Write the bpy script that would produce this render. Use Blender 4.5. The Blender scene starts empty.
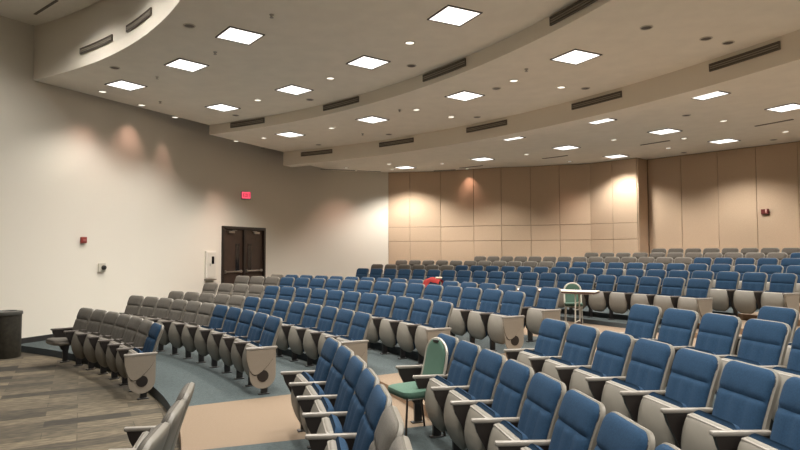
import bpy, bmesh, math, random
from mathutils import Vector, Matrix
random.seed(7)
SC = bpy.context.scene
COL = SC.collection
PI = math.pi
cos, sin, rad = math.cos, math.sin, math.radians

# ------------------------------------------------------------ camera, world, exposure
cam_d = bpy.data.cameras.new('camera')
cam_d.sensor_fit = 'HORIZONTAL'
cam_d.sensor_width = 36.0
cam_d.lens = 600.3 / 800 * 36.0
cam_d.clip_start = 0.02
cam_o = bpy.data.objects.new('camera', cam_d)
COL.objects.link(cam_o)
cam_o.location = (0, 0, 0)
cam_o.rotation_euler = (Matrix.Rotation(rad(90 + 2.495), 3, 'X') @ Matrix.Rotation(rad(-0.182), 3, 'Z')).to_euler()
SC.camera = cam_o

world = bpy.data.worlds.new('world')
SC.world = world
world.use_nodes = True
world.node_tree.nodes['Background'].inputs[0].default_value = (0.02, 0.018, 0.015, 1)
world.node_tree.nodes['Background'].inputs[1].default_value = 0.3
SC.view_settings.view_transform = 'Standard'
SC.view_settings.look = 'None'
SC.view_settings.gamma = 1
SC.view_settings.use_curve_mapping = False
SC.view_settings.exposure = 0.5
SC.cycles.use_denoising = True
SC.cycles.max_bounces = 6
SC.cycles.sample_clamp_indirect = 4
PANEL_W = 450.0        # watts of one square ceiling panel
PANEL_SPREAD = 128
DOWN_W = 17.0          # watts of one downlight
PANEL_COL = (1.0, 0.965, 0.90)
DOWN_COL = (1.0, 0.60, 0.47)

# ------------------------------------------------------------ room measures (metres, eye at the origin)
CX, CY = -12.92, 1.85                       # centre of all the arcs
H0, H1, H2, H3 = 4.75, 3.60, 3.33, 3.07     # ceiling levels
HL = 2.88                                   # underside of the hanging curved soffit before the last level
DA, DB = (-5.51, 18.52), (-4.61, 20.455)          # the two sides of the door opening
def smooth_run(P, n=8):
    out = []
    for i in range(len(P) - 1):
        p0, p1, p2, p3 = P[max(i - 1, 0)], P[i], P[i + 1], P[min(i + 2, len(P) - 1)]
        for k in range(n):
            t = k / n
            out.append(tuple(.5 * (2 * p1[a] + (p2[a] - p0[a]) * t + (2 * p0[a] - 5 * p1[a] + 4 * p2[a] - p3[a]) * t * t + (3 * p1[a] - p0[a] - 3 * p2[a] + p3[a]) * t ** 3) for a in (0, 1)))
    return out
# the left wall is one gentle curve that straightens at the doors
WL = [(-7.72, 12.3)] + smooth_run([(-6.60, 14.95), (-6.06, 17.1), DA], 6) + [DA] + smooth_run([DB, (-3.75, 21.95), (-2.45, 22.75), (-.45, 23.35)], 6)[0:] + [(-.45, 23.35)]
WB = [(-.45, 23.35), (1.57, 23.0), (3.72, 21.95), (4.75, 21.75), (6.7, 21.05), (7.86, 19.8), (8.35, 20.2),
      (11.27, 16.9), (13.6, 13.2), (15.3, 8.0), (15.6, 1.85)]
def mir(p): return (p[0], 2 * CY - p[1])
POLY = [(-16.0, 10.4), (-8.6, 10.9)] + WL + WB[1:] + [mir(p) for p in reversed(WL[:-1] + WB[:-1])] + [(-8.6, -7.2), (-16.0, -6.7)]

def pol(R, th, z=0.0): return Vector((CX + R * cos(th), CY + R * sin(th), z))
def wall_r(th):
    dx, dy = cos(th), sin(th); best = 99
    n = len(POLY)
    for i in range(n):
        ax, ay = POLY[i]; bx_, by_ = POLY[(i + 1) % n]
        ex, ey = bx_ - ax, by_ - ay
        det = dx * (-ey) + dy * ex
        if abs(det) < 1e-9: continue
        rx, ry = ax - CX, ay - CY
        t = (rx * (-ey) + ry * ex) / det
        s = (dx * ry - dy * rx) / det
        if t > 0 and -1e-6 <= s <= 1 + 1e-6: best = min(best, t)
    return best

# ------------------------------------------------------------ materials
def mat(name, col, rough=0.8, metal=0.0, noise=0.0, nscale=40, bump=0.0, bscale=200, emit=0.0, ecol=None, spec=None, sheen=0.0):
    m = bpy.data.materials.new(name); m.use_nodes = True
    nt = m.node_tree; b = nt.nodes['Principled BSDF']
    b.inputs['Base Color'].default_value = (*col, 1)
    b.inputs['Roughness'].default_value = rough
    b.inputs['Metallic'].default_value = metal
    if spec is not None: b.inputs['Specular IOR Level'].default_value = spec
    if sheen: b.inputs['Sheen Weight'].default_value = sheen
    if noise or bump: tc = nt.nodes.new('ShaderNodeTexCoord')
    if noise:
        n = nt.nodes.new('ShaderNodeTexNoise'); n.inputs['Scale'].default_value = nscale; n.inputs['Detail'].default_value = 5
        nt.links.new(tc.outputs['Object'], n.inputs['Vector'])
        r = nt.nodes.new('ShaderNodeValToRGB')
        r.color_ramp.elements[0].position = .3; r.color_ramp.elements[1].position = .7
        r.color_ramp.elements[0].color = (*[c * (1 - noise) for c in col], 1)
        r.color_ramp.elements[1].color = (*[min(1, c * (1 + noise)) for c in col], 1)
        nt.links.new(n.outputs['Fac'], r.inputs['Fac']); nt.links.new(r.outputs['Color'], b.inputs['Base Color'])
    if bump:
        n2 = nt.nodes.new('ShaderNodeTexNoise'); n2.inputs['Scale'].default_value = bscale; n2.inputs['Detail'].default_value = 4
        nt.links.new(tc.outputs['Object'], n2.inputs['Vector'])
        bp = nt.nodes.new('ShaderNodeBump'); bp.inputs['Strength'].default_value = bump; bp.inputs['Distance'].default_value = .01
        nt.links.new(n2.outputs['Fac'], bp.inputs['Height']); nt.links.new(bp.outputs['Normal'], b.inputs['Normal'])
    if emit:
        b.inputs['Emission Color'].default_value = (*(ecol or col), 1); b.inputs['Emission Strength'].default_value = emit
    return m

M = {}
M['wall'] = mat('painted_wall', (.735, .685, .595), .9, bump=.15, bscale=60)
M['panel'] = mat('fabric_wall_panel', (.56, .41, .285), .95, noise=.05, nscale=60, bump=.3, bscale=300)
M['groove'] = mat('panel_joint', (.30, .22, .15), .9)
M['ceiling'] = mat('ceiling_paint', (.93, .875, .78), .95, noise=.03, nscale=3)
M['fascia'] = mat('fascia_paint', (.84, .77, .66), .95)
M['beige_carpet'] = mat('beige_carpet', (.17, .121, .079), .95, noise=.12, nscale=70, bump=.4, bscale=300)
M['blue_carpet'] = mat('slate_blue_carpet', (.038, .051, .052), .95, noise=.22, nscale=26, bump=.4, bscale=300)
M['riser'] = mat('dark_riser', (.045, .055, .06), .8)
M['riser_b'] = mat('brown_riser', (.24, .15, .09), .9)
M['base'] = mat('dark_baseboard', (.02, .018, .017), .6)
M['fab_blue'] = mat('blue_seat_fabric', (.0135, .0355, .070), .95, noise=.16, nscale=90, bump=.25, bscale=500, spec=.18)
M['fab_grey'] = mat('grey_seat_fabric', (.078, .069, .057), .95, noise=.12, nscale=90, bump=.25, bscale=500)
M['fab_green'] = mat('green_seat_fabric', (.045, .095, .066), .9, noise=.12, nscale=90, bump=.2, bscale=500)
M['shell'] = mat('beige_grey_plastic', (.145, .131, .108), .5, noise=.05, nscale=12)
M['arm_light'] = mat('light_arm_plastic', (.195, .175, .15), .42)
M['arm_dark'] = mat('dark_arm_plastic', (.10, .085, .075), .35)
M['panel_brown'] = mat('black_brown_side_panel', (.010, .0065, .005), .5)
M['steel_dark'] = mat('black_steel', (.012, .011, .011), .45)
M['end_panel'] = mat('end_panel_laminate', (.225, .19, .15), .6, noise=.05, nscale=120)
M['end_flap'] = mat('end_flap_laminate', (.205, .172, .134), .6, noise=.08, nscale=150)
M['diffuser'] = mat('lit_diffuser', (.9, .9, .88), .5, emit=1.25, ecol=(1, .97, .92))
M['lamp_lens'] = mat('lit_lamp_lens', (.9, .85, .75), .5, emit=1.0, ecol=(1, .93, .80))
M['can_dark'] = mat('unlit_lamp_can', (.10, .085, .07), .5)
M['frame'] = mat('fixture_frame', (.12, .105, .09), .5)
M['ring'] = mat('fixture_ring', (.62, .57, .50), .5)
M['vent'] = mat('vent_metal', (.16, .135, .105), .6)
M['vent_slat'] = mat('vent_slat', (.36, .31, .25), .5)
M['vent_back'] = mat('vent_dark', (.14, .12, .095), .9)
M['door'] = mat('dark_brown_door', (.045, .026, .018), .45, noise=.2, nscale=6)
M['door_frame'] = mat('door_frame_bronze', (.015, .010, .008), .4)
M['glass'] = mat('dark_glass', (.01, .01, .012), .08)
M['metal'] = mat('brushed_metal', (.45, .43, .40), .35, metal=1)
M['white'] = mat('white_laminate', (.74, .70, .63), .4)
M['cream'] = mat('cream_metal', (.42, .39, .33), .4)
M['bin'] = mat('dark_bin', (.032, .028, .020), .6, noise=.35, nscale=14)
M['bin_rim'] = mat('bin_rim', (.06, .058, .05), .4)
M['red'] = mat('red_plastic', (.25, .03, .022), .45)
M['redcloth'] = mat('red_cloth', (.42, .04, .035), .85, bump=.3, bscale=40)
M['exit_face'] = mat('exit_sign_face', (.5, .05, .07), .4, emit=.75, ecol=(1, .12, .19))
M['exit_text'] = mat('exit_sign_letters', (.3, .0, .01), .4, emit=.35, ecol=(.7, 0, .03))
M['brown_edge'] = mat('brown_edge_band', (.07, .03, .022), .5)

def plank_carpet():
    m = bpy.data.materials.new('brown_plank_carpet'); m.use_nodes = True
    nt = m.node_tree; b = nt.nodes['Principled BSDF']; b.inputs['Roughness'].default_value = .95
    tc = nt.nodes.new('ShaderNodeTexCoord'); mp = nt.nodes.new('ShaderNodeMapping')
    mp.inputs['Rotation'].default_value = (0, 0, rad(-28))
    nt.links.new(tc.outputs['Object'], mp.inputs['Vector'])
    br = nt.nodes.new('ShaderNodeTexBrick')
    br.inputs['Scale'].default_value = 1.0
    br.inputs['Brick Width'].default_value = .92; br.inputs['Row Height'].default_value = .25
    br.inputs['Mortar Size'].default_value = .004
    br.inputs['Color1'].default_value = (.02, .016, .010, 1); br.inputs['Color2'].default_value = (.118, .094, .060, 1)
    br.inputs['Mortar'].default_value = (.04, .032, .02, 1); br.inputs['Bias'].default_value = 0.0
    br.offset = .37
    nt.links.new(mp.outputs[0], br.inputs['Vector'])
    mp2 = nt.nodes.new('ShaderNodeMapping'); mp2.inputs['Scale'].default_value = (4.5, 13, 1)
    nt.links.new(mp.outputs[0], mp2.inputs['Vector'])
    n = nt.nodes.new('ShaderNodeTexNoise'); n.inputs['Scale'].default_value = 1.5; n.inputs['Detail'].default_value = 6
    nt.links.new(mp2.outputs[0], n.inputs['Vector'])
    r = nt.nodes.new('ShaderNodeValToRGB')
    r.color_ramp.elements[0].position = .33; r.color_ramp.elements[0].color = (.55, .55, .55, 1)
    r.color_ramp.elements[1].position = .67; r.color_ramp.elements[1].color = (1.35, 1.33, 1.3, 1)
    nt.links.new(n.outputs['Fac'], r.inputs['Fac'])
    mx = nt.nodes.new('ShaderNodeMix'); mx.data_type = 'RGBA'; mx.blend_type = 'MULTIPLY'; mx.inputs[0].default_value = 1
    nt.links.new(br.outputs['Color'], mx.inputs[6]); nt.links.new(r.outputs['Color'], mx.inputs[7])
    nt.links.new(mx.outputs[2], b.inputs['Base Color'])
    return m
M['plank'] = plank_carpet()

# ------------------------------------------------------------ helpers
def obj(name, bm, mats, parent=None, smooth=False):
    bmesh.ops.recalc_face_normals(bm, faces=bm.faces[:])
    me = bpy.data.meshes.new(name)
    if smooth:
        for f in bm.faces: f.smooth = True
    bm.to_mesh(me); bm.free()
    if not isinstance(mats, (list, tuple)): mats = [mats]
    for m_ in mats: me.materials.append(m_)
    if smooth:
        try: me.set_sharp_from_angle(angle=rad(28 if name == 'wall_left' else 42))
        except Exception: pass
    o = bpy.data.objects.new(name, me); COL.objects.link(o)
    if parent: o.parent = parent
    return o
def thing(name, label, cat, loc=(0, 0, 0), rotz=0.0, group=None):
    o = bpy.data.objects.new(name, None); COL.objects.link(o)
    o.empty_display_size = .1
    o.location = loc; o.rotation_euler = (0, 0, rotz)
    o['label'] = label; o['category'] = cat
    if group: o['group'] = group
    return o
def tag(o, label, cat, group=None):
    o['label'] = label; o['category'] = cat
    if group: o['group'] = group
    return o
def struct(o): o['kind'] = 'structure'; return o
def copy_tree(o, parent=None):
    c = o.copy(); COL.objects.link(c); c.parent = parent
    for ch in list(o.children): copy_tree(ch, c)
    return c

def box(bm, c, s, bevel=0.0, rot=None, mi=0, seg=2):
    g = bmesh.ops.create_cube(bm, size=1.0)
    vs = g['verts']
    for v in vs:
        p = Vector((v.co.x * s[0], v.co.y * s[1], v.co.z * s[2]))
        if bevel == 0 and rot is not None: p = rot @ p
        v.co = p
    if bevel:
        es = list({e for v in vs for e in v.link_edges})
        r = bmesh.ops.bevel(bm, geom=es, offset=bevel, segments=seg, affect='EDGES', profile=.5)
        vs = list({v for f in r['faces'] for v in f.verts} | {v for v in vs if v.is_valid})
        if rot is not None:
            for v in vs: v.co = rot @ v.co
    for v in vs: v.co += Vector(c)
    for f in {f for v in vs for f in v.link_faces}: f.material_index = mi
    return vs
def prism(bm, pts, x0, x1, axis='x', mi=0):
    """extrude a 2-D outline: axis x -> pts are (y,z); axis z -> pts are (x,y); axis y -> (x,z)"""
    def P(p, t):
        return {'x': (t, p[0], p[1]), 'y': (p[0], t, p[1]), 'z': (p[0], p[1], t)}[axis]
    a = [bm.verts.new(P(p, x0)) for p in pts]; b = [bm.verts.new(P(p, x1)) for p in pts]
    fs = [bm.faces.new(a), bm.faces.new(list(reversed(b)))]
    n = len(pts)
    for i in range(n): fs.append(bm.faces.new((a[i], b[i], b[(i + 1) % n], a[(i + 1) % n])))
    for f in fs: f.material_index = mi
def tube(bm, pts, r, n=8, mi=0):
    pts = [Vector(p) for p in pts]; rings = []
    for i, p in enumerate(pts):
        d = (pts[min(i + 1, len(pts) - 1)] - pts[max(i - 1, 0)]).normalized()
        u = d.orthogonal().normalized() if i == 0 else (rings_u - d * rings_u.dot(d)).normalized()
        rings_u = u; w = d.cross(u)
        rings.append([bm.verts.new(p + r * (cos(2 * PI * k / n) * u + sin(2 * PI * k / n) * w)) for k in range(n)])
    for i in range(len(rings) - 1):
        for k in range(n):
            f = bm.faces.new((rings[i][k], rings[i][(k + 1) % n], rings[i + 1][(k + 1) % n], rings[i + 1][k])); f.material_index = mi; f.smooth = True
    for rr in (rings[0], rings[-1]):
        f = bm.faces.new(rr); f.material_index = mi
def lathe(bm, prof, c=(0, 0, 0), n=24, mi=0):
    rings = []
    for (r, z) in prof:
        if r < 1e-6: rings.append([bm.verts.new((c[0], c[1], c[2] + z))])
        else: rings.append([bm.verts.new((c[0] + r * cos(2 * PI * k / n), c[1] + r * sin(2 * PI * k / n), c[2] + z)) for k in range(n)])
    for a, b in zip(rings, rings[1:]):
        for k in range(n):
            k2 = (k + 1) % n
            if len(a) == 1 and len(b) == 1: continue
            if len(a) == 1: f = bm.faces.new((a[0], b[k], b[k2]))
            elif len(b) == 1: f = bm.faces.new((a[k], a[k2], b[0]))
            else: f = bm.faces.new((a[k], a[k2], b[k2], b[k]))
            f.material_index = mi
def arc_block(bm, R0, R1_, t0, t1, z0, z1, n=4, mi=0, zr=None):
    """solid ring segment; zr=(z0b,z1b) gives different heights at the outer radius"""
    zo = zr or (z0, z1); rows = []
    for i in range(n + 1):
        t = t0 + (t1 - t0) * i / n
        rows.append([bm.verts.new(pol(R0, t, z0)), bm.verts.new(pol(R1_, t, zo[0])), bm.verts.new(pol(R1_, t, zo[1])), bm.verts.new(pol(R0, t, z1))])
    fs = [bm.faces.new(rows[0]), bm.faces.new(list(reversed(rows[-1])))]
    for a, b in zip(rows, rows[1:]):
        for k in range(4): fs.append(bm.faces.new((a[k], b[k], b[(k + 1) % 4], a[(k + 1) % 4])))
    for f in fs: f.material_index = mi

# ------------------------------------------------------------ floor: flat stage apron and curved seating tiers
T0, T1 = -1.12, 1.12
TH = [T0 + (T1 - T0) * i / 176 for i in range(177)]
for extra in [math.atan2(p[1] - CY, p[0] - CX) for p in POLY] + [.337, .485, -.337, -.485]:
    if T0 < extra < T1: TH.append(extra)
for Rr in (11.53, 11.6, 11.8, 14.11, 15.33, 16.85, 18.15, 20.25, 20.56, 20.72, 21.11, 22.36, 23.66):   # where each arc meets the side walls
    for sg in (1, -1):
        q = [sg * (.5 + .62 * i / 400) for i in range(401)]
        for a_, b_ in zip(q, q[1:]):
            if (wall_r(a_) - Rr) * (wall_r(b_) - Rr) < 0:
                for _ in range(25):
                    m_ = (a_ + b_) / 2
                    if (wall_r(a_) - Rr) * (wall_r(m_) - Rr) <= 0: b_ = m_
                    else: a_ = m_
                TH.append(a_)
TH = sorted(set(round(t, 5) for t in TH))
WR = [wall_r(t) for t in TH]
AISLE = [(.337, .485), (-.485, -.337)]
def in_aisle(t): return any(a - 1e-4 < t < b + 1e-4 for a, b in AISLE)

bm = bmesh.new()
Z0 = -1.98
c0 = [bm.verts.new((p[0], p[1], Z0)) for p in [(-16, 10.4), (-8.6, 10.9)] + WL[:1]]
low = [c0[0], c0[1], c0[2]]
ring = []
for t, w in zip(TH, WR):
    ring.append(pol(min(11.60, w - .005), t, Z0))
outline = [Vector((-16, -6.7, Z0)), Vector((-8.6, -7.2, Z0))] + ring + [Vector((-8.6, 10.9, Z0)), Vector((-16, 10.4, Z0))]
bm.free(); bm = bmesh.new()
cc = bm.verts.new((CX, CY, Z0))
vv = [bm.verts.new(p) for p in outline]
for a, b in zip(vv, vv[1:] + vv[:1]): bm.faces.new((cc, a, b))
struct(obj('floor', bm, M['plank']))

TIERS = [(11.53, 14.11, -1.857), (14.11, 15.33, -1.735), (15.33, 20.56, -1.61), (20.56, 21.11, -1.518), (21.11, 22.36, -1.411),
         (22.36, 23.66, -1.289), (23.66, 25.21, -1.159), (25.21, 26.46, -1.034), (26.46, 40.0, -.907)]
zprev = Z0
for k, (Ra, Rb, z) in enumerate(TIERS):
    bm = bmesh.new()
    for i in range(len(TH) - 1):
        ta, tb = TH[i], TH[i + 1]; wa, wb = WR[i] + .02, WR[i + 1] + .02
        if wa <= Ra and wb <= Ra: continue
        ra0, rb0 = min(Ra, wa), min(Ra, wb); ra1, rb1 = min(Rb + .03, wa), min(Rb + .03, wb)
        tm = (ta + tb) / 2; ais = in_aisle(tm)
        def quad(ps, mi):
            vs = [bm.verts.new(p) for p in ps]; f = bm.faces.new(vs); f.material_index = mi
        def top(r0a, r0b, r1a, r1b, mi):
            if r1a - r0a < 1e-4 and r1b - r0b < 1e-4: return
            quad([pol(r0a, ta, z), pol(r1a, ta, z), pol(r1b, tb, z), pol(r0b, tb, z)], mi)
        if k == 2:        # rows five and six, then the cross aisle in beige
            top(ra0, rb0, min(18.15, ra1), min(18.15, rb1), 1 if ais else 0)
            if min(wa, wb) > 18.15: top(18.15, 18.15, ra1, rb1, 1)
            else: pass
        else: top(ra0, rb0, ra1, rb1, 1 if ais else 0)
        if wa > Ra and wb > Ra:
            quad([pol(ra0, ta, zprev - .02), pol(ra0, ta, z), pol(rb0, tb, z), pol(rb0, tb, zprev - .02)], 3 if ais else 2)
    bmesh.ops.remove_doubles(bm, verts=bm.verts[:], dist=1e-4)
    struct(obj('floor', bm, [M['blue_carpet'], M['beige_carpet'], M['riser'], M['riser_b']]))
    zprev = z

# ------------------------------------------------------------ ceiling: four curved levels stepping down towards the back
bm = bmesh.new()
fc = lambda ps, mi: setattr(bm.faces.new([bm.verts.new(p) for p in ps]), 'material_index', mi)
LEV = [(11.8, H1, 16.85, H1), (16.85, H2, 20.25, H2), (20.25, HL, 20.72, HL), (20.72, H3, 40, H3)]
for i in range(len(TH) - 1):
    ta, tb = TH[i], TH[i + 1]; wa, wb = WR[i] + .02, WR[i + 1] + .02
    for (Ra, za, Rb, zb) in LEV:
        if wa <= Ra and wb <= Ra: continue
        a0, b0, a1, b1 = min(Ra, wa), min(Ra, wb), min(Rb, wa), min(Rb, wb)
        zz = lambda r: za + (zb - za) * (r - Ra) / (Rb - Ra)
        fc([pol(a0, ta, zz(a0)), pol(a1, ta, zz(a1)), pol(b1, tb, zz(b1)), pol(b0, tb, zz(b0))], 0)
    for (R, zl, zh) in [(11.8, H1, H0), (16.85, H2, H1), (20.25, HL, H2), (20.72, HL, H3)]:
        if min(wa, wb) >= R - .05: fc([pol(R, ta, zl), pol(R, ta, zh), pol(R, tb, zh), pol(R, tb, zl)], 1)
outl = [Vector((-16, -6.7, H0)), Vector((-8.6, -7.2, H0))] + [pol(min(11.8, w), t, H0) for t, w in zip(TH, WR)] + [Vector((-8.6, 10.9, H0)), Vector((-16, 10.4, H0))]
cc = bm.verts.new((CX, CY, H0)); vv = [bm.verts.new(p) for p in outl]
for a, b in zip(vv, vv[1:] + vv[:1]): bm.faces.new((cc, a, b))
bmesh.ops.remove_doubles(bm, verts=bm.verts[:], dist=1e-4)
struct(obj('ceiling', bm, [M['ceiling'], M['fascia']]))

# ------------------------------------------------------------ walls
ZB = -2.0
def wall_quad(bm, a, b, z0, z1, mi=0):
    f = bm.faces.new([bm.verts.new((a[0], a[1], z0)), bm.verts.new((b[0], b[1], z0)), bm.verts.new((b[0], b[1], z1)), bm.verts.new((a[0], a[1], z1))]); f.material_index = mi
def lerp(a, b, s): return (a[0] + (b[0] - a[0]) * s, a[1] + (b[1] - a[1]) * s)
DTOP = .80
LW = [(-16, 10.4), (-8.6, 10.9)] + WL
dn = Vector((DB[1] - DA[1], -(DB[0] - DA[0]), 0)).normalized()      # into the room
me = bpy.data.meshes.new('wall_left'); vs, fs, sm = [], [], []
def wq(ia, ib, a, b, z0, z1, s_): vs.extend([(a[0], a[1], z0), (b[0], b[1], z0), (b[0], b[1], z1), (a[0], a[1], z1)]); n_ = len(vs); fs.append((n_ - 4, n_ - 3, n_ - 2, n_ - 1)); sm.append(s_)
for a, b in zip(LW, LW[1:]):
    if a == DA: wq(0, 0, DA, DB, DTOP, H0, True)
    else: wq(0, 0, a, b, ZB, H0, True)
for p in (DA, DB): wq(0, 0, p, (p[0] - dn.x * .14, p[1] - dn.y * .14), ZB, DTOP, False)
bm = bmesh.new()
for f, s_ in zip(fs, sm):
    ff = bm.faces.new([bm.verts.new(vs[i]) for i in f]); ff.smooth = s_
keep = [v for f in bm.faces if f.smooth for v in f.verts]
bmesh.ops.remove_doubles(bm, verts=keep, dist=1e-4)
# the header over the doors shares only its upper corners, so weld by hand is not needed
bm.to_mesh(me); bm.free(); me.materials.append(M['wall'])
try: me.set_sharp_from_angle(angle=rad(28))
except Exception: pass
wl = bpy.data.objects.new('wall_left', me); COL.objects.link(wl); struct(wl)

# back wall: a base wall and fabric-wrapped panels on it, all one surface
bm = bmesh.new()
for a, b in zip(WB, WB[1:]): wall_quad(bm, a, b, ZB, H3 + .3, 1)
def slab(a, b, z0, z1, th=.03, gap=.007):
    a = Vector((a[0], a[1], 0)); b = Vector((b[0], b[1], 0)); d = (b - a); L = d.length; d.normalize()
    n = Vector((d.y, -d.x, 0))
    if n.dot(Vector((CX, CY, 0)) - a) < 0: n = -n
    a2 = a + d * gap; b2 = b - d * gap
    fr = .008
    ring_o = [a2, b2]; z0 += gap; z1 -= gap
    vs0 = [bm.verts.new(p) for p in ((a2.x, a2.y, z0), (b2.x, b2.y, z0), (b2.x, b2.y, z1), (a2.x, a2.y, z1))]
    A = a2 + n * (th - fr); B = b2 + n * (th - fr)
    vs1 = [bm.verts.new(p) for p in ((A.x, A.y, z0), (B.x, B.y, z0), (B.x, B.y, z1), (A.x, A.y, z1))]
    A = a2 + n * th + d * fr; B = b2 + n * th - d * fr
    vs2 = [bm.verts.new(p) for p in ((A.x, A.y, z0 + fr), (B.x, B.y, z0 + fr), (B.x, B.y, z1 - fr), (A.x, A.y, z1 - fr))]
    for p, q in ((vs0, vs1), (vs1, vs2)):
        for k in range(4): bm.faces.new((p[k], p[(k + 1) % 4], q[(k + 1) % 4], q[k]))
    bm.faces.new(vs2)
SE = [(-.45, 23.35), (.39, 23.2), (1.57, 23.0), (2.77, 22.42), (3.72, 21.95), (4.75, 21.75), (5.71, 21.405), (6.7, 21.05), (7.27, 20.435), (7.86, 19.8)]
for a, b in zip(SE, SE[1:]):
    slab(a, b, -1.2, .37); slab(a, b, .37, .92); slab(a, b, .92, H3 - .01)
slab((7.86, 19.8), (8.33, 20.18), -1.2, H3 - .01, gap=.004)
SR = [(8.38, 20.165), (9.11, 19.34), (9.85, 18.505), (10.56, 17.7), (11.27, 16.9), (12.05, 15.66), (12.8, 14.47), (13.6, 13.2)]
for a, b in zip(SR, SR[1:]): slab(a, b, -1.2, H3 - .01)
struct(obj('wall_back', bm, [M['panel'], M['groove']]))
bm = bmesh.new()
RW = [mir(p) for p in LW[2:]] + [mir(p) for p in WB[1:]]
for a, b in zip(RW, RW[1:]): wall_quad(bm, a, b, ZB, H0)
wall_quad(bm, mir(LW[0]), mir(LW[1]), ZB, H0); wall_quad(bm, mir(LW[1]), mir(LW[2]), ZB, H0)
struct(obj('wall_right', bm, M['wall']))
bm = bmesh.new(); wall_quad(bm, (-16, 10.4), (-16, -6.7), ZB, H0); struct(obj('wall_front', bm, M['wall']))

# baseboard along the left wall (follows the floor levels)
bm = bmesh.new()
def inward(a, b, d):
    v = Vector((b[0] - a[0], b[1] - a[1], 0)).normalized(); n = Vector((v.y, -v.x, 0)); return n * d
def base_run(a, b, z):
    n = inward(a, b, .02)
    pts = [(a[0], a[1]), (b[0], b[1]), (b[0] + n.x, b[1] + n.y), (a[0] + n.x, a[1] + n.y)]
    prism(bm, pts, z, z + .11, 'z')
base_run((-8.6, 10.9), (-7.9, 12.01), Z0)
base_run((-7.84, 12.0), (-7.72, 12.3), -1.857); base_run((-7.72, 12.3), (-7.02, 13.9), -1.857)
base_run((-7.0, 14.0), (-6.62, 14.9), -1.735)
WD = [p for p in WL if 14.9 < p[1] < 18.6]
for a_, b_ in zip(WD, WD[1:]): base_run(a_, b_, -1.61)
struct(obj('baseboard_left', bm, M['base']))

# ------------------------------------------------------------ double door in the left wall
dmid = ((DA[0] + DB[0]) / 2, (DA[1] + DB[1]) / 2)
DW = math.hypot(DB[0] - DA[0], DB[1] - DA[1]); DZ = -1.61; DH = DTOP - DZ
door = bpy.data.objects.new('door_1', None); COL.objects.link(door); struct(door)
# local x runs along the wall from DA to DB, local y points out of the room
door.location = (dmid[0], dmid[1], DZ); door.rotation_euler = (0, 0, math.atan2(DB[1] - DA[1], DB[0] - DA[0]))
bm = bmesh.new()
box(bm, (-DW / 2 + .045, .02, DH / 2), (.09, .14, DH), .006); box(bm, (DW / 2 - .045, .02, DH / 2), (.09, .14, DH), .006)
box(bm, (0, .02, DH - .045), (DW - .18, .14, .09), .006)
box(bm, (0, .015, (DH - .1) / 2), (.10, .10, DH - .1), .006)
obj('door_frame', bm, M['door_frame'], door)
LWd = DW / 2 - .095
for s in (-1, 1):
    bm = bmesh.new(); cx = s * (LWd / 2 + .004); cx = s * (LWd + .06) / 2 + s * .0
    box(bm, (cx, .05, (DH - .1) / 2), (LWd, .045, DH - .1), .004)
    leaf = obj('door_leaf', bm, M['door'], door)
    bm = bmesh.new(); wx = s * .30
    for (dx, dz, sx, sz) in ((-.09, 0, .02, .86), (.09, 0, .02, .86), (0, .44, .2, .02), (0, -.44, .2, .02)):
        box(bm, (wx + dx, .022, 1.42 + dz), (sx, .016, sz), .003)
    obj('window_trim', bm, M['door_frame'], leaf)
    bm = bmesh.new(); box(bm, (wx, .024, 1.42), (.17, .008, .85)); obj('vision_glass', bm, M['glass'], leaf)
    bm = bmesh.new(); box(bm, (cx, -.03, .98), (LWd * .82, .035, .05), .01); box(bm, (cx - LWd * .38, .0, .98), (.07, .06, .09), .01); box(bm, (cx + LWd * .38, .0, .98), (.07, .06, .09), .01)
    obj('push_bar', bm, M['metal'], leaf)
    bm = bmesh.new(); box(bm, (s * .62, -.0, DH - .18), (.28, .06, .06), .008); box(bm, (s * .5, -.03, DH - .13), (.22, .02, .02), .004)
    obj('door_closer', bm, M['metal'], leaf)

# ------------------------------------------------------------ ceiling fixtures
ORD = ['first', 'second', 'third', 'fourth', 'fifth', 'sixth', 'seventh', 'eighth', 'ninth', 'tenth', 'eleventh', 'twelfth', 'thirteenth',
       'fourteenth', 'fifteenth', 'sixteenth', 'seventeenth', 'eighteenth', 'nineteenth', 'twentieth', 'twenty-first', 'twenty-second', 'twenty-third', 'twenty-fourth']
def area_light(parent, z, sx, sy, watts):
    # louvred troffer: even output inside a cut-off cone
    ld = bpy.data.lights.new('panel_light', 'SPOT'); ld.energy = watts; ld.color = PANEL_COL
    ld.spot_size = rad(PANEL_SPREAD if parent.location.z < 4 else 142); ld.spot_blend = .62; ld.shadow_soft_size = .14
    lo = bpy.data.objects.new('panel_light', ld); COL.objects.link(lo); lo.parent = parent; lo.location = (0, 0, -.035)
def panel_meshes(name, sx, sy):
    bm = bmesh.new(); w = .022
    for (cx, cy, ax, ay) in ((0, sy / 2 + w / 2, sx + 2 * w, w), (0, -sy / 2 - w / 2, sx + 2 * w, w), (sx / 2 + w / 2, 0, w, sy), (-sx / 2 - w / 2, 0, w, sy)):
        box(bm, (cx, cy, -.008), (ax, ay, .016))
    f = obj(name, bm, M['frame'])
    bm = bmesh.new(); box(bm, (0, 0, -.006), (sx, sy, .008)); d = obj(name + '_d', bm, M['diffuser'])
    mf, md = f.data, d.data
    bpy.data.objects.remove(f); bpy.data.objects.remove(d)
    return mf, md
SQ = panel_meshes('panel_frame', .57, .57); NR = panel_meshes('narrow_frame', .24, .62)
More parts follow.
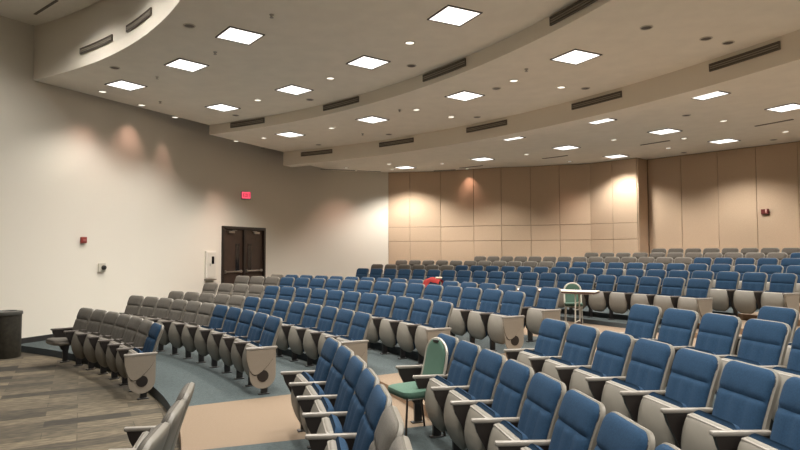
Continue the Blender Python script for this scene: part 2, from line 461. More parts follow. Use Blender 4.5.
def ceiling_panel(R, thd, z, label, group, kind=SQ, watts=None):
    # watts of some panels raised or cut to set how bright nearby walls look
    watts = (watts or PANEL_W) * {(13.02, 57.4): .5, (23.95, 56.8): 1.55, (18.0, 57.0): 1.2, (15.53, 56.8): .8}.get((R, thd), 1)
    t = thing('ceiling_light', label, 'ceiling light', pol(R, rad(thd), z), rad(thd), group)
    for nm, me in (('frame', kind[0]), ('diffuser', kind[1])):
        o = bpy.data.objects.new(nm, me); COL.objects.link(o); o.parent = t
    if kind is SQ: area_light(t, -.013, .56, .56, watts or PANEL_W)
    else: area_light(t, -.013, .23, .6, (watts or PANEL_W) * .45)
RINGS = [(13.02, H1, [57.4, 47.4, 38.0], [28.0, 18, 8, -2, -12], 'ring nearest the stage', SQ),
         (15.53, H1, [56.8, 47.1, 37.5, 27.6], [17.8, 8, -2, -12], 'second ring from the stage', SQ),
         (18.0, H2, [57.0, 47.2, 37.3, 27.6], [17.8, 8, -2, -12], 'middle ring under the second ceiling step', SQ),
         (21.40, H3, [42.0, 34.7, 27.5], [20.2, 12.9, 0], 'ring just behind the hanging soffit', SQ),
         (23.95, H3, [56.8, 49.1, 41.7, 34.4, 27.3], [20.2, 12.9, 5], 'ring over the rear seats', SQ),
         (26.62, H3, [41.4, 34.1], [26.8, 19.5, 12], 'ring closest to the back wall', SQ)]
for R, z, vis, hid, txt, kind in RINGS:
    adj = 'partly hidden lit panel' if R == 21.40 else 'square lit panel'
    for i, a in enumerate(vis):
        ceiling_panel(R, a, z, '%s, %s from the left in the %s' % (adj, ORD[i], txt), 'ceiling panels, ' + txt, kind)
    for a in hid:
        ceiling_panel(R, a, z, '%s of the %s, beyond the picture edge' % (adj, txt), 'ceiling panels beyond the picture, ' + txt, kind)
for R, a in [(9.4, 62), (10.6, 51), (10.6, 41), (10.6, 31), (10.6, 20), (7.0, 50), (7.0, 25)]:  # unseen panels added to lighten the left wall and stage fascia
    ceiling_panel(R, a, H0 - .002, 'added square lit panel in the high stage ceiling, beyond the picture edge', 'added stage ceiling panels beyond the picture', SQ, PANEL_W * .40)

def round_meshes(lens):
    bm = bmesh.new(); lathe(bm, [(.095, 0), (.095, -.006), (.088, -.012), (.078, -.012), (.074, -.004)], n=24); r = obj('r', bm, M['ring'], smooth=True)
    bm = bmesh.new(); lathe(bm, [(0, -.006), (.075, -.006)], n=24); l = obj('l', bm, lens)
    a, b = r.data, l.data; bpy.data.objects.remove(r); bpy.data.objects.remove(l); return a, b
RL = round_meshes(M['lamp_lens']); RD = round_meshes(M['can_dark'])
def downlight(R, thd, z, label, lit=True, group=None, watts=None):
    t = thing('downlight', label, 'downlight', pol(R, rad(thd), z), rad(thd), group)
    me = RL if lit else RD
    for nm, m_ in (('trim_ring', me[0]), ('lens' if lit else 'dark_can', me[1])):
        o = bpy.data.objects.new(nm, m_); COL.objects.link(o); o.parent = t
    if lit:
        ld = bpy.data.lights.new('downlight_beam', 'SPOT'); ld.energy = watts or DOWN_W * 4; ld.color = DOWN_COL
        clear = wall_r(rad(thd)) - R                    # lamps hard against a wall are narrow-beam ones
        near = clear < 1.0
        ld.spot_size = rad((84 if R > 24 else 62) if near else 92); ld.spot_blend = .9; ld.shadow_soft_size = .06
        if near: ld.energy *= .55
        ld.energy *= {(17.97, 63.6): 3.6, (22.88, 61.4): 1.5, (13.07, 61.4): .6, (14.33, 62.6): .55}.get((R, thd), 1)
        lo = bpy.data.objects.new('downlight_beam', ld); COL.objects.link(lo); lo.parent = t; lo.location = (0, 0, -.03)
DL = [(H1, [(13.07, 61.4, 'beside the leftmost square panel'), (14.33, 62.6, 'second along the left wall'), (15.67, 63.8, 'third along the left wall'),
            (15.55, 52.1, 'between the two leftmost panels of the second ring'), (15.55, 42.4, 'between the second and third panels of the second ring'), (15.55, 32.6, 'large, beside the frontmost panel of the second ring')]),
      (H2, [(17.97, 63.6, 'nearest the left wall under the second step'), (17.99, 60.2, 'left of the leftmost panel of the middle ring'), (18.03, 52.1, 'between the two leftmost panels of the middle ring'),
            (18.03, 42.4, 'left of the third panel of the middle ring'), (19.2, 42.3, 'behind the one left of the third middle panel'), (18.03, 32.8, 'left of the largest panel of the middle ring'), (19.18, 32.3, 'below the largest panel of the middle ring')]),
      (H3, [(24.0, 30.8, 'under the frontmost half hidden panel'), (25.3, 35.0, 'right of the fourth panel of the rear ring'), (23.9, 37.9, 'left of the fourth panel of the rear ring'), (26.68, 30.7, 'below the rightmost rear panel'),
            (26.4, 37.4, 'between the two panels closest to back wall'), (22.9, 56.8, 'left of the leftmost rear panel'), (24.18, 58.5, 'over the corner of the back wall'), (23.95, 53.0, 'between the two leftmost rear panels'),
            (25.6, 52.9, 'close to the back wall over the reddish glow'), (24.1, 45.3, 'between the second and third rear panels'), (26.5, 44.9, 'close to the back wall right of its middle'), (22.88, 61.4, 'at the far end of the left wall')])]
for z, L in DL:
    for R, a, txt in L: downlight(R, a, z, 'small round lit downlight ' + txt, True, 'lit round downlights')
UL = [(H1, [(12.2, 38.3, 'near the curved edge at the top'), (12.2, 52.9, 'near the curved edge above the leftmost panel'), (16.32, 36.3, 'before the third vent of the first step'), (16.32, 48.6, 'before the second vent of the first step'), (16.3, 58.2, 'before the leftmost vent of the first step')]),
      (H2, [(18.13, 34.7, 'left of the largest middle panel'), (19.7, 41.1, 'before the third vent of the rear step'), (19.67, 31.7, 'before the fourth vent of the rear step'), (19.7, 50.2, 'before the second vent of the rear step'),
            (19.71, 58.2, 'before the leftmost vent of the rear step'), (19.3, 63.8, 'beside the left wall under the second step'), (18.02, 22.8, 'alone at the upper right'), (19.25, 22.8, 'left one of the pair at the upper right'), (19.74, 22.8, 'right one of the pair at the upper right')]),
      (H3, [(22.68, 31.0, 'behind the frontmost half hidden panel'), (27.6, 37.7, 'against the right part of the back wall'), (27.6, 32.3, 'at the far right near the back wall')])]
for z, L in UL:
    for R, a, txt in L: downlight(R, a, z, 'small round unlit dark ceiling can ' + txt, False, 'unlit ceiling cans')
for R, a, z, txt in [(13.04, 42.6, H1, 'between the two front square panels'), (13.04, 52.5, H1, 'between the two leftmost front panels'), (13.09, 33.0, H1, 'largest, near the top edge'),
                     (14.32, 59.9, H1, 'right of the leftmost panel'), (17.75, 43.3, H2, 'behind the third vent of the first step'), (19.15, 51.7, H2, 'left of the second middle panel'), (17.71, 30.6, H2, 'left of the biggest middle panel')]:
    bm = bmesh.new(); lathe(bm, [(0, 0), (.035, 0), (.035, -.01), (.02, -.02), (.012, -.04), (.03, -.045), (.03, -.05), (0, -.052)], n=14)
    o = obj('sprinkler_head', bm, M['metal'], smooth=True); o.location = pol(R, rad(a), z); tag(o, 'tiny sprinkler head on the ceiling ' + txt, 'sprinkler', 'ceiling sprinklers')

# air vents: on the faces of the ceiling steps
def air_vent(Rf, a0, a1, z0, z1, label, group, slant=False):
    a0, a1 = sorted((rad(a0), rad(a1))); am = (a0 + a1) / 2
    c = pol(Rf, am, (z0 + z1) / 2)
    t = thing('air_vent', label, 'vent', c, am, group)
    inv = Matrix.Translation(c) @ Matrix.Rotation(am, 4, 'Z'); inv = inv.inverted()
    def fin(name, bm, m_):
        bmesh.ops.transform(bm, matrix=inv, verts=bm.verts[:]); obj(name, bm, m_, t)
    if not slant:
        bm = bmesh.new(); arc_block(bm, Rf - .012, Rf - .002, a0, a1, z0, z1); fin('backing', bm, M['vent_back'])
        bm = bmesh.new(); w = .014; e = .016 / Rf
        arc_block(bm, Rf - .03, Rf - .002, a0 - e, a1 + e, z1, z1 + w); arc_block(bm, Rf - .03, Rf - .002, a0 - e, a1 + e, z0 - w, z0)
        arc_block(bm, Rf - .03, Rf - .002, a0 - e, a0, z0, z1, 1); arc_block(bm, Rf - .03, Rf - .002, a1, a1 + e, z0, z1, 1)
        fin('frame', bm, M['vent'])
        for k in range(2):
            bm = bmesh.new(); zz = z0 + (z1 - z0) * (k + 1) / 3
            arc_block(bm, Rf - .028, Rf - .012, a0, a1, zz - .007, zz + .007); fin('slat', bm, M['vent_slat'])
    else:
        zs = lambda R: H2 + (H3 - H2) * (R - 20.0) / .95
        Ra, Rb = Rf - .08, Rf + .08
        bm = bmesh.new(); arc_block(bm, Ra, Rb, a0, a1, zs(Ra) - .012, zs(Ra) - .002, zr=(zs(Rb) - .012, zs(Rb) - .002)); fin('backing', bm, M['vent_back'])
        bm = bmesh.new(); e = .02 / Rf
        def strip(r0, r1, t0, t1, th=.03): arc_block(bm, r0, r1, t0, t1, zs(r0) - th, zs(r0) - .002, zr=(zs(r1) - th, zs(r1) - .002))
        strip(Ra - .018, Ra, a0 - e, a1 + e); strip(Rb, Rb + .018, a0 - e, a1 + e); strip(Ra, Rb, a0 - e, a0); strip(Ra, Rb, a1, a1 + e)
        fin('frame', bm, M['vent'])
        for k in range(2):
            bm = bmesh.new(); r = Ra + (Rb - Ra) * (k + 1) / 3; strip(r - .016, r + .016, a0, a1, .024); fin('slat', bm, M['vent_slat'])
for i, (a, b) in enumerate([(60.7, 56.5), (48.9, 44.7), (37.2, 32.9), (25.2, 21.0)]):
    air_vent(16.85, a, b, 3.445, 3.555, 'slotted air vent, %s from the left on the first ceiling step' % ORD[i], 'vents on the first ceiling step')
for i, (a, b) in enumerate([(61.4, 57.9), (52.5, 48.9), (43.4, 39.7), (34.1, 30.5), (24.9, 21.4)]):
    air_vent(20.25, a, b, 3.135, 3.24, 'slotted air vent, %s from the left on the rear ceiling step' % ORD[i], 'vents on the rear ceiling step')
for i, (a, b) in enumerate([(55.3, 49.4), (46.3, 41.1)]):
    air_vent(11.8, a, b, 3.865, 3.955, ['lower left', 'upper right'][i] + ' slotted air vent on the tall curved stage fascia', 'vents on the stage fascia')
for i, (a, b) in enumerate([(53.2, 51.0), (45.6, 43.5), (37.9, 35.9), (30.7, 28.7)]):
    bm = bmesh.new(); arc_block(bm, 25.23, 25.30, rad(b), rad(a), H3 - .014, H3 - .001)
    tag(obj('slot_diffuser', bm, M['vent']), 'thin dark ceiling slot, %s from the left near the back wall' % ORD[i], 'slot diffuser', 'thin ceiling slots near the back wall')
def straight_slot(name, a, b, z, w, label):
    bm = bmesh.new(); a = Vector(a); b = Vector(b); d = (b - a).normalized(); n = Vector((-d.y, d.x)) * w / 2
    prism(bm, [tuple(a + n), tuple(b + n), tuple(b - n), tuple(a - n)], z - .013, z - .001, 'z')
    tag(obj(name, bm, M['vent']), label, 'slot diffuser')
straight_slot('slot_diffuser', (-2.95, 22.25), (-1.7, 22.7), H3, .07, 'thin dark ceiling slot along the far end of the left wall')
straight_slot('slot_diffuser', (-1.62, 22.75), (-.75, 23.05), H3, .07, 'short dark ceiling slot beside the back corner')
straight_slot('slot_diffuser', (1.3, 22.85), (2.1, 22.55), H3, .08, 'short dark strip drawn for the shadow gap over the second wide wall panel')  # dark strip coloured in for the shadow gap at the wall top
straight_slot('slot_diffuser', (-7.27, 11.78), (-6.45, 11.12), H0, .05, 'thin dark slot in the high stage ceiling at the top left')

# ------------------------------------------------------------ wall devices
def wall_thing(name, label, cat, x, y, z, a, b):
    """a-b is the wall run; local x along the wall, local -y into the room"""
    ang = math.atan2(b[1] - a[1], b[0] - a[0])
    n = Vector((sin(ang), -cos(ang), 0))
    return thing(name, label, cat, (x, y, z), ang)
t = wall_thing('fire_alarm', 'small dark red alarm pull box on the left wall', 'fire alarm', -7.17, 13.57, .275, (-7.72, 12.3), (-6.60, 14.95))
bm = bmesh.new(); box(bm, (0, -.027, 0), (.14, .05, .14), .008); obj('housing', bm, M['red'], t)
bm = bmesh.new(); box(bm, (0, -.056, -.01), (.08, .008, .05), .003); obj('pull_handle', bm, mat('faded_red', (.32, .10, .09), .5), t)
t = wall_thing('wall_speaker', 'small pale square wall device with dark round knob', 'wall device', -6.97, 14.03, -.36, (-7.72, 12.3), (-6.60, 14.95))
bm = bmesh.new(); box(bm, (0, -.017, 0), (.19, .03, .20), .006); obj('plate', bm, mat('pale_plate', (.50, .46, .38), .5), t)
bm = bmesh.new(); lathe(bm, [(0, 0), (.055, 0), (.05, .05), (.03, .06), (0, .06)], n=20)
bmesh.ops.rotate(bm, verts=bm.verts[:], cent=(0, 0, 0), matrix=Matrix.Rotation(PI / 2, 3, 'X')); bmesh.ops.translate(bm, verts=bm.verts[:], vec=(.03, -.03, 0))
obj('knob', bm, M['steel_dark'], t, True)
t = wall_thing('wall_cabinet', 'tall white wall box with small dark window beside the doors', 'cabinet', -5.74, 18.03, -.81, DA, DB)
bm = bmesh.new(); box(bm, (0, -.05, .42), (.42, .09, .82), .01); obj('body', bm, M['white'], t)
bm = bmesh.new(); box(bm, (.02, -.101, .42), (.34, .014, .74), .005); dr = obj('door', bm, mat('cabinet_door', (.66, .62, .54), .5), t)
bm = bmesh.new(); box(bm, (.06, -.111, .56), (.10, .01, .22)); obj('window', bm, M['glass'], dr)
bm = bmesh.new(); box(bm, (-.06, -.118, .42), (.02, .02, .09), .004); obj('handle', bm, M['metal'], dr)
bm = bmesh.new(); box(bm, (-.02, -.075, -.02), (.40, .15, .035), .006); obj('shelf', bm, M['vent'], t)

def letters(bm, y, h, w, x0, gap, mi=0):
    """E X I T drawn in thin bars"""
    s = h * .18
    def bar(x, z, sx, sz, r=0): box(bm, (x, y, z), (sx, .006, sz), rot=Matrix.Rotation(r, 3, 'Y') if r else None, mi=mi)
    x = x0
    bar(x + s / 2, 0, s, h); [bar(x + w / 2, zz, w, s) for zz in (h / 2 - s / 2, 0, -h / 2 + s / 2)]
    x += w + gap; L = math.hypot(w - s, h); an = math.atan2(w - s, h)
    bar(x + w / 2, 0, s, L * .97, an); bar(x + w / 2, 0, s, L * .97, -an)
    x += w + gap; bar(x + s / 2, 0, s, h)
    x += s + gap; bar(x + w / 2, h / 2 - s / 2, w, s); bar(x + w / 2, 0, s, h)
t = thing('exit_sign', 'glowing red EXIT sign high on the left wall above the doors', 'exit sign', (-5.0, 19.42, 1.69), rad(28))
bm = bmesh.new(); box(bm, (0, .0, .13), (.31, .09, .25), .006); obj('housing', bm, M['steel_dark'], t)
bm = bmesh.new(); box(bm, (.0, -.049, .135), (.28, .008, .215), .003); fce = obj('face', bm, M['exit_face'], t)
bm = bmesh.new(); letters(bm, -.055, .12, .05, -.098, .016); bmesh.ops.translate(bm, verts=bm.verts[:], vec=(0, 0, .135)); obj('letters', bm, M['exit_text'], fce)
bm = bmesh.new(); box(bm, (-.02, .10, .13), (.05, .13, .10), .004); obj('bracket', bm, M['steel_dark'], t)
t = wall_thing('fire_alarm', 'small dark red strobe alarm on the tan panels at the right', 'fire alarm', 10.68, 17.51, 1.12, WB[6], WB[7])
bm = bmesh.new(); box(bm, (0, -.035, 0), (.20, .06, .145), .008); obj('housing', bm, mat('dark_red', (.12, .012, .008), .5), t)
bm = bmesh.new(); box(bm, (.035, -.072, .015), (.035, .02, .10), .006); obj('strobe_lens', bm, mat('strobe', (.65, .42, .35), .3), t)

# ------------------------------------------------------------ auditorium chair
def pad(W, H, rt, rb, tf, bf, path, nu=13, nv=15, pe=4.0, seams=(), tuft=False, taper=0.0):
    """rounded-corner pad following a side profile; tf/bf = thickness in front/behind"""
    bm = bmesh.new()
    vs = []
    for i in range(5): vs.append(rb * (1 - cos(i / 4 * PI / 2)) if rb else 0)
    a, b = (rb or 0), H - rt
    for i in range(1, nv): vs.append(a + (b - a) * i / nv)
    for i in range(6): vs.append(b + rt * sin(i / 5 * PI / 2))
    vs = sorted(set(round(v, 5) for v in vs))
    F, Bk = [], []
    for v in vs:
        hw = W / 2 - taper * (1 - v / H)
        if v > H - rt: hw -= rt - math.sqrt(max(0, rt * rt - (v - (H - rt)) ** 2))
        if rb and v < rb: hw -= rb - math.sqrt(max(0, rb * rb - (rb - v) ** 2))
        p, n = path(v / H)
        ev = 1 - abs(2 * v / H - 1) ** 7
        fr, bk = [], []
        for j in range(nu):
            u = -1 + 2 * j / (nu - 1); uu = math.copysign(1 - (1 - abs(u)) ** 1.35, u) if nu > 5 else u
            e = max(0.0, (1 - abs(uu) ** pe)) ** .5 * max(0, ev) ** .5
            t = tf * (.35 + .65 * e)
            for sv in seams: t -= tf * .33 * math.exp(-((v / H - sv) / .026) ** 2) * (e > 0)
            if tuft:
                if v / H < .63:
                    for su in (-.34, .34): t -= tf * .20 * math.exp(-((uu - su) / .09) ** 2)
                    t += tf * .10 * cos(uu * 9) * .5
                else:
                    for su in (-.3, .3): t -= tf * .15 * math.exp(-((uu - su) / .12) ** 2 - ((v / H - .70) / .05) ** 2)
            tb = bf * (.45 + .55 * e)
            q = Vector((uu * hw, p[0], p[1])); nn = Vector((0, n[0], n[1]))
            fr.append(bm.verts.new(q + nn * t)); bk.append(bm.verts.new(q - nn * tb))
        F.append(fr); Bk.append(bk)
    m_, n_ = len(F), nu
    for i in range(m_ - 1):
        for j in range(n_ - 1):
            bm.faces.new((F[i][j], F[i][j + 1], F[i + 1][j + 1], F[i + 1][j])); bm.faces.new((Bk[i][j], Bk[i + 1][j], Bk[i + 1][j + 1], Bk[i][j + 1]))
        for j in (0, n_ - 1): bm.faces.new((F[i][j], F[i + 1][j], Bk[i + 1][j], Bk[i][j]))
    for i in (0, m_ - 1):
        for j in range(n_ - 1): bm.faces.new((F[i][j], F[i][j + 1], Bk[i][j + 1], Bk[i][j]))
    return bm
def spath(p0, p1, bow=0.0):
    """straight run from p0 to p1 in (y,z) bowed forward by bow; returns point and forward normal"""
    def f(s):
        y = p0[0] + (p1[0] - p0[0]) * s; z = p0[1] + (p1[1] - p0[1]) * s
        dy, dz = p1[0] - p0[0], p1[1] - p0[1]; L = math.hypot(dy, dz)
        n = (dz / L, -dy / L)
        if n[0] < 0: n = (-n[0], -n[1])
        o = bow * sin(PI * s); db = bow * PI * cos(PI * s) / L
        n2 = (n[0] - db * dy / L, n[1] - db * dz / L); l2 = math.hypot(*n2)
        return (y + n[0] * o, z + n[1] * o), (n2[0] / l2, n2[1] / l2)
    return f
BK = spath((-.065, .375), (-.25, .966), .012)
def make_chair(kind, light_arms, seat='folded', end=None):
    fab = M['fab_blue'] if kind == 'blue' else M['fab_grey']
    arm = M['arm_light'] if light_arms else M['arm_dark']
    t = thing('auditorium_chair', 'x', 'seat')
    sh = obj('backrest', pad(.500, .620, .085, .04, .016, .045, BK, taper=.010), M['shell'], t, True)
    def BC(s): return BK(.02 + s * .965)
    obj('back_cushion', pad(.464, .590, .072, .03, .055, -.012, BC, nu=17, nv=26, seams=(.655,), tuft=True, taper=.012), fab, sh, True)
    obj('cushion_dark_gap', pad(.478, .600, .078, .03, .024, -.008, BC, nu=9, nv=8, taper=.012), M['steel_dark'], sh, True)  # dark pad puts the gap's darkness around the cushion into colour
    if seat == 'folded':
        ps = spath((.062, .165), (.060, .605), .062)
        s_ = obj('seat', pad(.475, .49, .065, .16, .045, .015, ps, pe=6, taper=.025), M['shell'], t, True)
        bm = pad(.45, .50, .07, .13, -.022, .100, lambda q: ps(.03 + q * 1.045), taper=.02); obj('seat_cushion', bm, fab, s_, True)
        bm = bmesh.new(); p1 = ps(.965)
        box(bm, (0, p1[0][0] + .026, p1[0][1] - .004), (.42, .036, .032), .012, Matrix.Rotation(-.12, 3, 'X')); obj('seat_lip', bm, M['arm_light'], s_, True)
    elif seat == 'down':
        ps = spath((.36, .44), (-.05, .40), 0)
        pd = lambda s: ((-.06 + .44 * s, .40 + .035 * s), (-.08, .997))
        s_ = obj('seat', pad(.475, .44, .10, .04, .005, .065, pd), M['shell'], t, True)
        obj('seat_cushion', pad(.45, .42, .09, .03, .055, .0, pd), fab, s_, True)
    def arm_set(x):
        bm = bmesh.new(); box(bm, (x, .055, .602), (.046, .40, .032), .011, Matrix.Rotation(rad(1.5), 3, 'X'))
        a = obj('armrest', bm, arm, t, True)
        bm = bmesh.new()
        prism(bm, [(-.135, .588), (.235, .596), (.212, .52), (.165, .43), (.115, .33), (.085, .25), (.045, .20), (-.045, .20), (-.075, .36)], x - .016, x + .016)
        obj('side_panel', bm, M['panel_brown'], a)
        bm = bmesh.new(); prism(bm, [(-.04, .21), (.05, .21), (.045, .02), (-.035, .02)], x - .02, x + .02)
        box(bm, (x, .01, .007), (.07, .14, .014), .004)
        obj('pedestal', bm, M['steel_dark'], t)
    def endp(x, s):
        bm = bmesh.new()
        out = [(-.16, .615), (.29, .615), (.285, .50), (.25, .40), (.233, .27)]
        for k in range(1, 12):
            a = k / 12 * PI; out.append((.04 + .193 * cos(a), .27 - .16 * sin(a)))
        out += [(-.155, .27)]
        out = [(p[0] * .88, p[1] - .028) for p in out]
        prism(bm, out, x, x + s * .022)
        e = obj('end_panel', bm, M['end_panel'], t)
        bm = bmesh.new(); fl = [(-.155, .61), (.288, .61), (.284, .50), (.262, .42), (.235, .36), (.20, .315), (.165, .298), (.12, .303), (.06, .335), (.0, .38), (-.06, .435), (-.11, .49), (-.145, .55)]
        fl = [(p[0] * .88, p[1] - .028) for p in fl]
        prism(bm, fl, x + s * .024, x + s * .036); f_ = obj('end_flap', bm, M['end_flap'], e)
        bm = bmesh.new(); prism(bm, [(.07 + (p[0] - .07) * 1.0, p[1] - .012 if p[1] < .56 else p[1]) for p in fl], x + s * .021, x + s * .0245); obj('painted_shadow_gap', bm, M['panel_brown'], e)  # dark strip puts the shadow line below the flap edge into colour
        bm = bmesh.new(); prism(bm, [(.035 + .075 * cos(q * PI / 10), .247 + .075 * sin(q * PI / 10)) for q in range(20)], x + s * .020, x + s * .030)
        obj('round_cover', bm, M['panel_brown'], e)
        bm = bmesh.new(); box(bm, (x + s * .006, .050, .600), (.056, .42, .034), .01); obj('end_cap', bm, M['arm_light'], e, True)
    arm_set(.28)
    if end: arm_set(-.28)
    if end == 'panel': endp(-.30, -1)
    return t
PROTO = {}
def chair(kind, light, seat, end, loc, rz, label, group):
    key = (kind, light, seat, end)
    if key not in PROTO:
        o = make_chair(*key); PROTO[key] = o
    else: o = copy_tree(PROTO[key])
    o.location = loc; o.rotation_euler = (0, 0, rz); o['label'] = label; o['group'] = group
    return o
ROWN = ['front', 'second', 'third', 'fourth', 'fifth', 'sixth', 'seventh', 'eighth', 'ninth', 'tenth', 'eleventh', 'rearmost']
#        R      phase   spacing h     n  greys
LROWS = [(11.62, .8991, .549, 1.010, 7, 6), (12.92, .9495, .553, .889, 11, 6), (14.20, .9855, .561, .889, 13, 5), (15.42, 1.0066, .565, .765, 15, 4),
         (16.66, 1.0197, .558, .640, 17, 3), (17.87, 1.0141, .560, .642, 17, 1), (21.2, .9852, .558, .548, 20, 0), (22.45, .9997, .566, .441, 23, 6),
         (23.75, .9927, .569, .319, 23, 11), (25.3, .8963, .548, .189, 19, 14), (26.55, .7561, .562, .064, 12, 11), (27.85, .6945, .558, -.063, 8, 8)]
CH = .97; OFF = .235
for k, (R, ph, S, h, n, g) in enumerate(LROWS):
    for j in range(n):
        th = ph - j * S / R; kind = 'grey' if j < g else 'blue'
        last = (j == n - 1) and k < 8
        fz = -(h + CH)
        if k == 0: fz = Z0
        p = pol(R - OFF, th, fz)
        seat = 'down' if (k == 0 and j == 0) else 'folded'
        where = 'from the left wall in the %s row of the left block' % ROWN[k] if k < 6 else 'from the left in the %s row, behind the cross aisle' % ROWN[k]
        desc = {'down': 'grey seat with lowered pan, '}.get(seat, kind + ' folding seat, ')
        if seat == 'down': where = 'from the left wall, front row, left block'
        chair(kind, False, seat, 'panel' if last else None, p, th + PI / 2 + random.uniform(-.012, .012), desc + ORD[j] + ' ' + where,
              ('left block, %s row' if k < 6 else 'rear block, %s row') % ROWN[k])
#        R      phase  spacing h    n
RROWS = [(11.62, .2345, .56, 1.010, 4), (12.95, .3360, .572, .889, 9), (14.2, .3278, .551, .875, 9), (15.42, .3216, .547, .755, 10), (16.66, .3217, .556, .640, 7), (17.87, .2808, .56, .642, 3)]
for k, (R, ph, S, h, n) in enumerate(RROWS):
    for j in range(n):
        th = ph - j * S / R
        kind = 'grey' if (k == 0 or (k == 1 and j >= 5)) else 'blue'
        fz = Z0 if k == 0 else {1: -1.857, 2: -1.857, 3: -1.735}.get(k, -1.61)
        seat = 'none' if (k == 2 and j == 0) else 'folded'
        desc = 'blue seat back behind green chair' if seat == 'none' else kind + ' folding seat'
        chair(kind, True, seat, None, pol(R - (.255 if k == 2 else .217), th, fz), th + PI / 2, '%s, %s from the aisle, %s row, near block' % (desc, ORD[j], ROWN[k]), 'near block, %s row' % ROWN[k])

# ------------------------------------------------------------ green banquet chairs
dark_bronze = mat('bronze_tube', (.035, .026, .02), .4, metal=.4)
def banquet(label, loc, rz, frame, arch=False):
    t = thing('banquet_chair', label, 'chair', loc, rz); lf = frame if arch else dark_bronze
    bm = bmesh.new()
    # seat cushion: rounded block
    out = []
    hw, hd, r = .21, .21, .08
    for (cx, cy, a0) in ((hw - r, hd - r, 0), (-hw + r, hd - r, 90), (-hw + r, -hd + r, 180), (hw - r, -hd + r, 270)):
        for q in range(5): out.append((cx + r * cos(rad(a0 + q * 22.5)), cy + r * sin(rad(a0 + q * 22.5))))
    lv = [(.97, .415), (1, .43), (1.02, .45), (1.0, .475), (.9, .487), (.55, .493)]
    rings = [[bm.verts.new((x * s, y * s, z)) for x, y in out] for s, z in lv]
    for a, b in zip(rings, rings[1:]):
        for i in range(len(out)): bm.faces.new((a[i], a[(i + 1) % len(out)], b[(i + 1) % len(out)], b[i]))
    bm.faces.new(rings[0]); bm.faces.new(rings[-1])
    obj('seat', bm, M['fab_green'], t, True)
    H, W = .50, .40
    bp = spath((-.20, .46), (-.30, .94), -.015)
    bm = pad(W - .04, H - .03, .165, .03, .028, .02, bp, pe=6); obj('backrest', bm, M['fab_green'], t, True)
    bm = bmesh.new(); pts = []
    def P(x, v): p, n = bp(v); return (x, p[0], p[1])
    pts += [(-W / 2 + .015, -.19, .40)]
    for v in (.0, .25, .5, .64): pts.append(P(-W / 2, v))
    for q in range(1, 12): a = PI - q / 12 * PI; pts.append(P(W / 2 * cos(a), .66 + .35 * sin(a)))
    for v in (.64, .5, .25, .0): pts.append(P(W / 2, v))
    pts += [(W / 2 - .015, -.19, .40)]
    tube(bm, pts, .022 if arch else .014, 10); obj('back_frame', bm, frame, t, True)
    for sx in (-1, 1):
        bm = bmesh.new(); tube(bm, [(sx * .185, .175, .425), (sx * .19, .19, .2), (sx * .195, .20, .0)], .0115, 10); obj('leg', bm, lf, t, True)
        bm = bmesh.new(); tube(bm, [(sx * .185, -.19, .425), (sx * .19, -.22, .2), (sx * .195, -.25, .0)], .0115, 10); obj('leg', bm, lf, t, True)
    bm = bmesh.new()
    for a, b in (((-.185, .175), (.185, .175)), ((-.185, -.19), (.185, -.19)), ((-.185, -.19), (-.185, .175)), ((.185, -.19), (.185, .175))):
        tube(bm, [(*a, .405), (*b, .405)], .010, 8)
    obj('seat_frame', bm, frame, t, True)
    if not arch:
        bm = bmesh.new(); p, n = bp(.97); box(bm, (0, p[0] + .012, p[1] - .005), (.10, .045, .03), .008); obj('hand_grip', bm, M['steel_dark'], t, True)
    return t
banquet('green padded chair in the aisle beside the near block, black grip on top', (.13, 6.17, -1.857), rad(119), mat('pale_tube', (.38, .35, .30), .35, metal=.3))
gc = banquet('green chair with pale arched frame behind the folding table', (3.86, 13.44, -1.61), rad(168), M['cream'], True)

gc.scale = (.9, .9, .92)
# ------------------------------------------------------------ folding table in the cross aisle
a = Vector((2.28, 13.83)); b = Vector((4.16, 12.72)); mid = (a + b) / 2; ang = math.atan2(b.y - a.y, b.x - a.x); L = (b - a).length
t = thing('folding_table', 'long white topped folding table on metal legs in the cross aisle', 'table', (mid.x, mid.y, -1.61), ang)
bm = bmesh.new(); box(bm, (0, 0, .746), (L, .46, .012), .003); tt = obj('table_top', bm, M['white'], t)
bm = bmesh.new(); box(bm, (0, 0, .721), (L + .004, .464, .038), .003); obj('edge_band', bm, M['brown_edge'], tt)
bm = bmesh.new(); box(bm, (0, -.17, .702), (L * .94, .02, .03)); box(bm, (0, .17, .702), (L * .94, .02, .03)); obj('rail', bm, M['cream'], t)
for s in (-1, 1):
    x = s * (L / 2 - .42)
    for dy in (-.19, .19):
        bm = bmesh.new(); tube(bm, [(x, dy * .8, .70), (x, dy, .06)], .015, 10); obj('leg', bm, M['cream'], t, True)
    bm = bmesh.new(); tube(bm, [(x, -.17, .35), (x, .17, .35)], .01, 8); tube(bm, [(x, -.16, .5), (x, .16, .5)], .01, 8); tube(bm, [(x, -.18, .10), (x, .18, .10)], .014, 8); obj('crossbar', bm, M['cream'], t, True)
    bm = bmesh.new(); tube(bm, [(x, -.34, .012), (x, -.19, .06), (x, .19, .06), (x, .34, .012)], .015, 8); obj('foot', bm, M['brown_edge'], t, True)

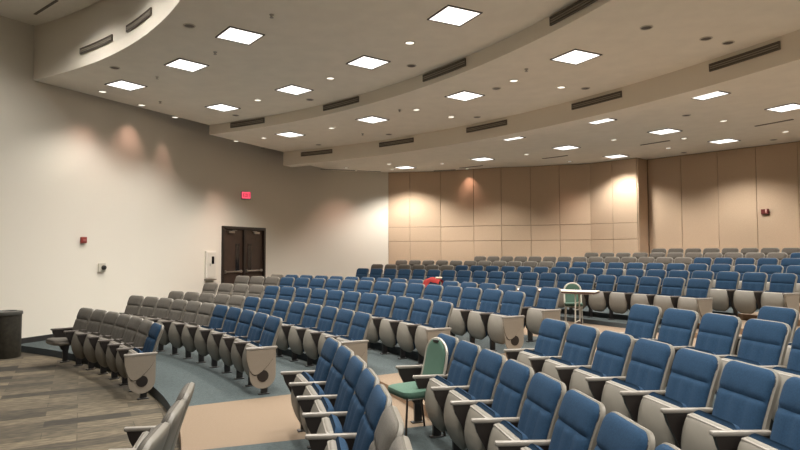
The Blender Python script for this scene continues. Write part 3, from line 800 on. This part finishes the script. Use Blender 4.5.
# ------------------------------------------------------------ red garment on a sixth row seat
R, ph, S, h, n, g = LROWS[5]
th = ph - 10 * S / R
rc = pol(R, th, -h); rz = th + PI / 2
bm = bmesh.new(); nu, nv = 26, 14
def cloth(u, v):   # u across the seat back (0 = towards the aisle), v from behind over the top to the front
    x = (u - .5) * .50
    edge = .05 * abs(2 * u - 1) ** 3
    front = .06 + .22 * max(0.0, (u - .55) / .45) ** .8; back = .14
    s = v * (front + back + .11)
    if s < back: y, z = -.075, .02 - (back - s)
    elif s < back + .11: q = (s - back) / .11; y, z = -.075 + .14 * q, .02 + .035 * sin(PI * q)
    else: y, z = .065 + (s - back - .11) * .3, .02 - (s - back - .11)
    return Vector((x, y + .006 * sin(u * 19), z + .008 * sin(u * 12 + 1) - edge))
gr = [[bm.verts.new(cloth(i / nu, j / nv)) for j in range(nv + 1)] for i in range(nu + 1)]
for i in range(nu):
    for j in range(nv): bm.faces.new((gr[i][j], gr[i + 1][j], gr[i + 1][j + 1], gr[i][j + 1]))
bmesh.ops.solidify(bm, geom=bm.faces[:], thickness=.015)
o = obj('jacket', bm, M['redcloth'], None, True); o.location = rc; o.rotation_euler = (0, 0, rz)
tag(o, 'bright red garment draped over a blue seat in the sixth row', 'jacket')
bm = bmesh.new(); box(bm, (-.17, .0, .055), (.14, .09, .03), .012, Matrix.Rotation(.4, 3, 'Z')); obj('pale_cuff', bm, mat('pale_cloth', (.6, .5, .38), .9), o, True)

# ------------------------------------------------------------ litter bin
t = thing('litter_bin', 'dark brown round litter bin standing against the left wall', 'bin', (-7.47, 11.45, Z0))
bm = bmesh.new(); lathe(bm, [(0, 0), (.235, 0), (.25, .02), (.252, .78), (.252, .80)], n=40); obj('body', bm, M['bin'], t, True)
bm = bmesh.new(); lathe(bm, [(.252, .80), (.268, .80), (.272, .83), (.262, .865), (.18, .875), (.165, .86), (.16, .80)], n=40); obj('rim', bm, M['bin_rim'], t, True)
bm = bmesh.new(); lathe(bm, [(0, .812), (.161, .812)], n=32); obj('opening', bm, M['steel_dark'], t)
